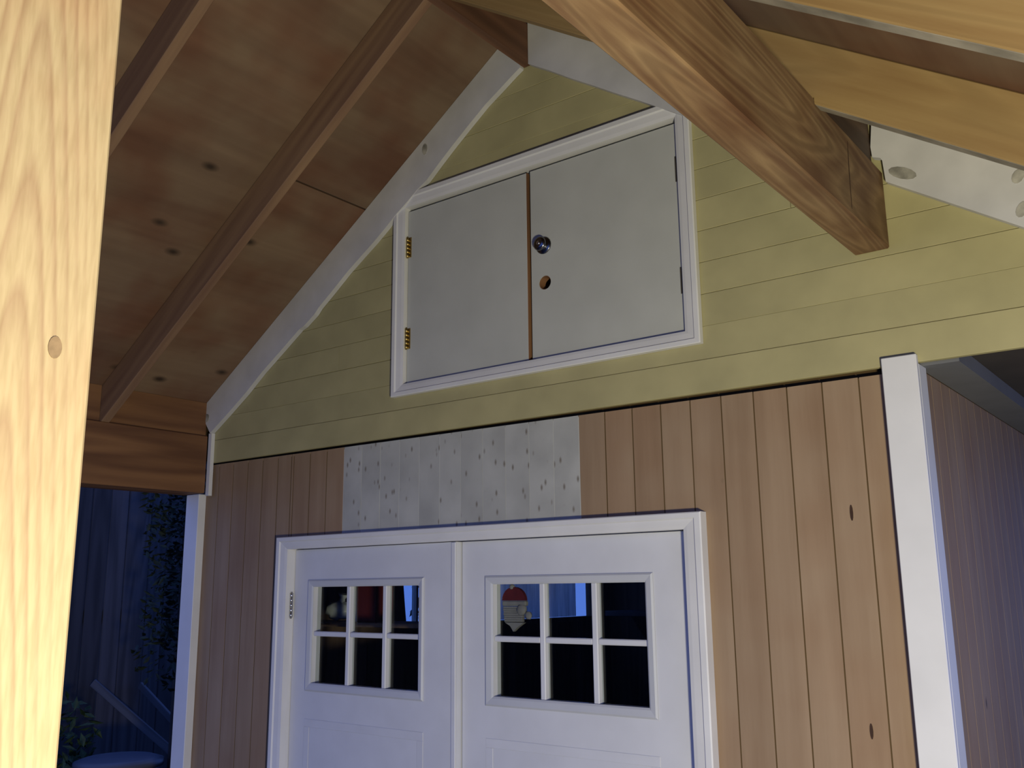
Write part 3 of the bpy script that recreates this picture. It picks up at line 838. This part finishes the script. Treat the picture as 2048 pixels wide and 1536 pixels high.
MB().prism([(-2.066 * s, -0.110 * s), (-2.043 * s, -0.122 * s), (-2.030 * s, -0.140 * s), (-2.012 * s, -0.126 * s), (-1.985 * s, -0.110 * s)], OY - .006, OY + .008).build('point', M['felt_white'], orn)
MB().tube((-2.036 * s, OY, 0.017), (-2.036 * s, OY - .001, 0.045), 0.0012, n=6).build('string', M['felt_white'], orn)
MB().box(-2.036 * s - .006, -2.036 * s + .006, SY + .0425, OY + .003, 0.04, 0.055, .001).build('hook', M['steel'], orn)

# ------------------------------------------------------------------ outdoors on the left
fn = empty('board_fence', (-6.5, 4.4, FLOOR - .06)); thing(fn, 'tall dark weathered board fence outside beyond the left eave', 'fence')
y = -7.4
while y < 6.45:
    wd = random.choice((0.14, 0.16, 0.19))
    top = (1.10 if y > 2.5 else 0.12) + random.uniform(-.03, .03)  # low forward run is added, unseen, to darken the door panes' reflections
    MB().box(-6.52 + random.uniform(-.006, .006), -6.495, y + .004, y + wd - .004, FLOOR - .04, top, .003).build('board', M['fence'], fn)
    y += wd
for zz in (-1.5, -0.2):
    MB().box(-6.57, -6.527, -7.4, y, zz, zz + .09).build('rail', M['fence'], fn)
MB().box(-6.57, -6.527, 2.6, y, .9, .99).build('rail', M['fence'], fn)
for yy in (-7.3, -5.4, -3.5, -1.5, 0.5, 2.65, 4.5, 6.3):
    MB().box(-6.66, -6.571, yy, yy + .09, FLOOR - .06, 1.05 if yy > 2.5 else 0.08).build('post', M['fence'], fn)

ev = empty('evergreen_tree', (-4.78, 3.20, FLOOR - .06)); thing(ev, 'small dark evergreen outside, next to the blue lit corner board', 'tree')
b = MB()
for k in range(6):
    zz = -0.30 + k * 0.2
    b.leaves(260, (-4.78 + random.uniform(-.03, .03), 3.20 + random.uniform(-.03, .03), zz), (0.27, 0.20, 0.22), 0.03, .2)
b.build('foliage', M['needle'], ev)
MB().tube((-4.78, 3.20, FLOOR - .06), (-4.78, 3.20, 0.7), 0.022, 0.010, 10).build('stem', M['bark'], ev)
tr = empty('evergreen_tree', (-6.95, 7.98, FLOOR - .06)); thing(tr, 'dark evergreen outside, glimpsed through the top right pane of the left door', 'tree')
b = MB()
for k in range(9):
    b.leaves(220, (-6.95, 7.98, -1.2 + k * 0.32), (0.42, 0.42, 0.3), 0.06, 0.0)
b.build('foliage', M['needle'], tr)
MB().tube((-6.95, 7.98, FLOOR - .06), (-6.95, 7.98, 1.3), 0.06, 0.02, 10).build('stem', M['bark'], tr)
sb = empty('leafy_shrub', (-5.6, 3.02, FLOOR - .06)); thing(sb, 'low green leafy shrub outside, just right of the foreground post', 'shrub')
MB().leaves(420, (-5.6, 3.02, -1.05), (0.26, 0.24, 0.48), 0.045, .2).build('foliage', M['leaf'], sb)
b = MB()
for k in range(5):
    a = k * 1.26; b.tube((-5.6, 3.02, FLOOR - .06), (-5.6 + .15 * math.cos(a), 3.02 + .12 * math.sin(a), -0.95), 0.012, 0.005, 6)
b.build('stem', M['bark'], sb)

def lumber(p0, p1, wv, hv, label):
    p0 = Vector(p0); p1 = Vector(p1); d = p1 - p0; L_ = d.length
    mb = MB(); mb.box(-L_ / 2, L_ / 2, -wv / 2, wv / 2, -H - hv / 2, -H + hv / 2, .003)
    o = mb.build('lumber_board', M['pole'], at=(0, 0, 0))
    o.location = (p0 + p1) / 2 + Vector((0, 0, H))
    o.rotation_mode = 'QUATERNION'; o.rotation_quaternion = d.to_track_quat('X', 'Z')
    thing(o, label, 'board', 'boards leaning outside')
def on_ground(a, b_):                    # run the line a-b on down to the ground
    a = Vector(a); b_ = Vector(b_); t = (FLOOR - .06 + .03 - a.z) / (b_.z - a.z)
    return a + (b_ - a) * t
A1, B1 = (-6.455, 3.672, -0.596), (-6.0, 4.006, -1.04)
lumber(A1, on_ground(A1, B1), 0.02, 0.055, 'longer pale board leaning on the dark fence beyond the foreground post')
A2, B2 = (-6.455, 4.034, -0.642), (-6.1, 4.079, -0.861)
lumber(A2, on_ground(A2, B2), 0.02, 0.05, 'shorter looking pale board leaning on the dark fence, nearer the corner board')

bn = empty('round_bin', (-4.9, 2.97, FLOOR - .06)); thing(bn, 'round grey bin with a pale lid outside, at the bottom beside the foreground post', 'bin')
MB().lathe([(0.15, 0), (0.17, .02), (0.20, 1.02), (0.205, 1.04)], (-4.9, 2.97, FLOOR - .06), n=24).build('body', M['bin'], bn)
MB().lathe([(0.225, 0), (0.225, .03), (0.18, .045), (0.05, .055)], (-4.9, 2.97, FLOOR - .06 + 1.041), n=24).build('lid', M['lid'], bn)
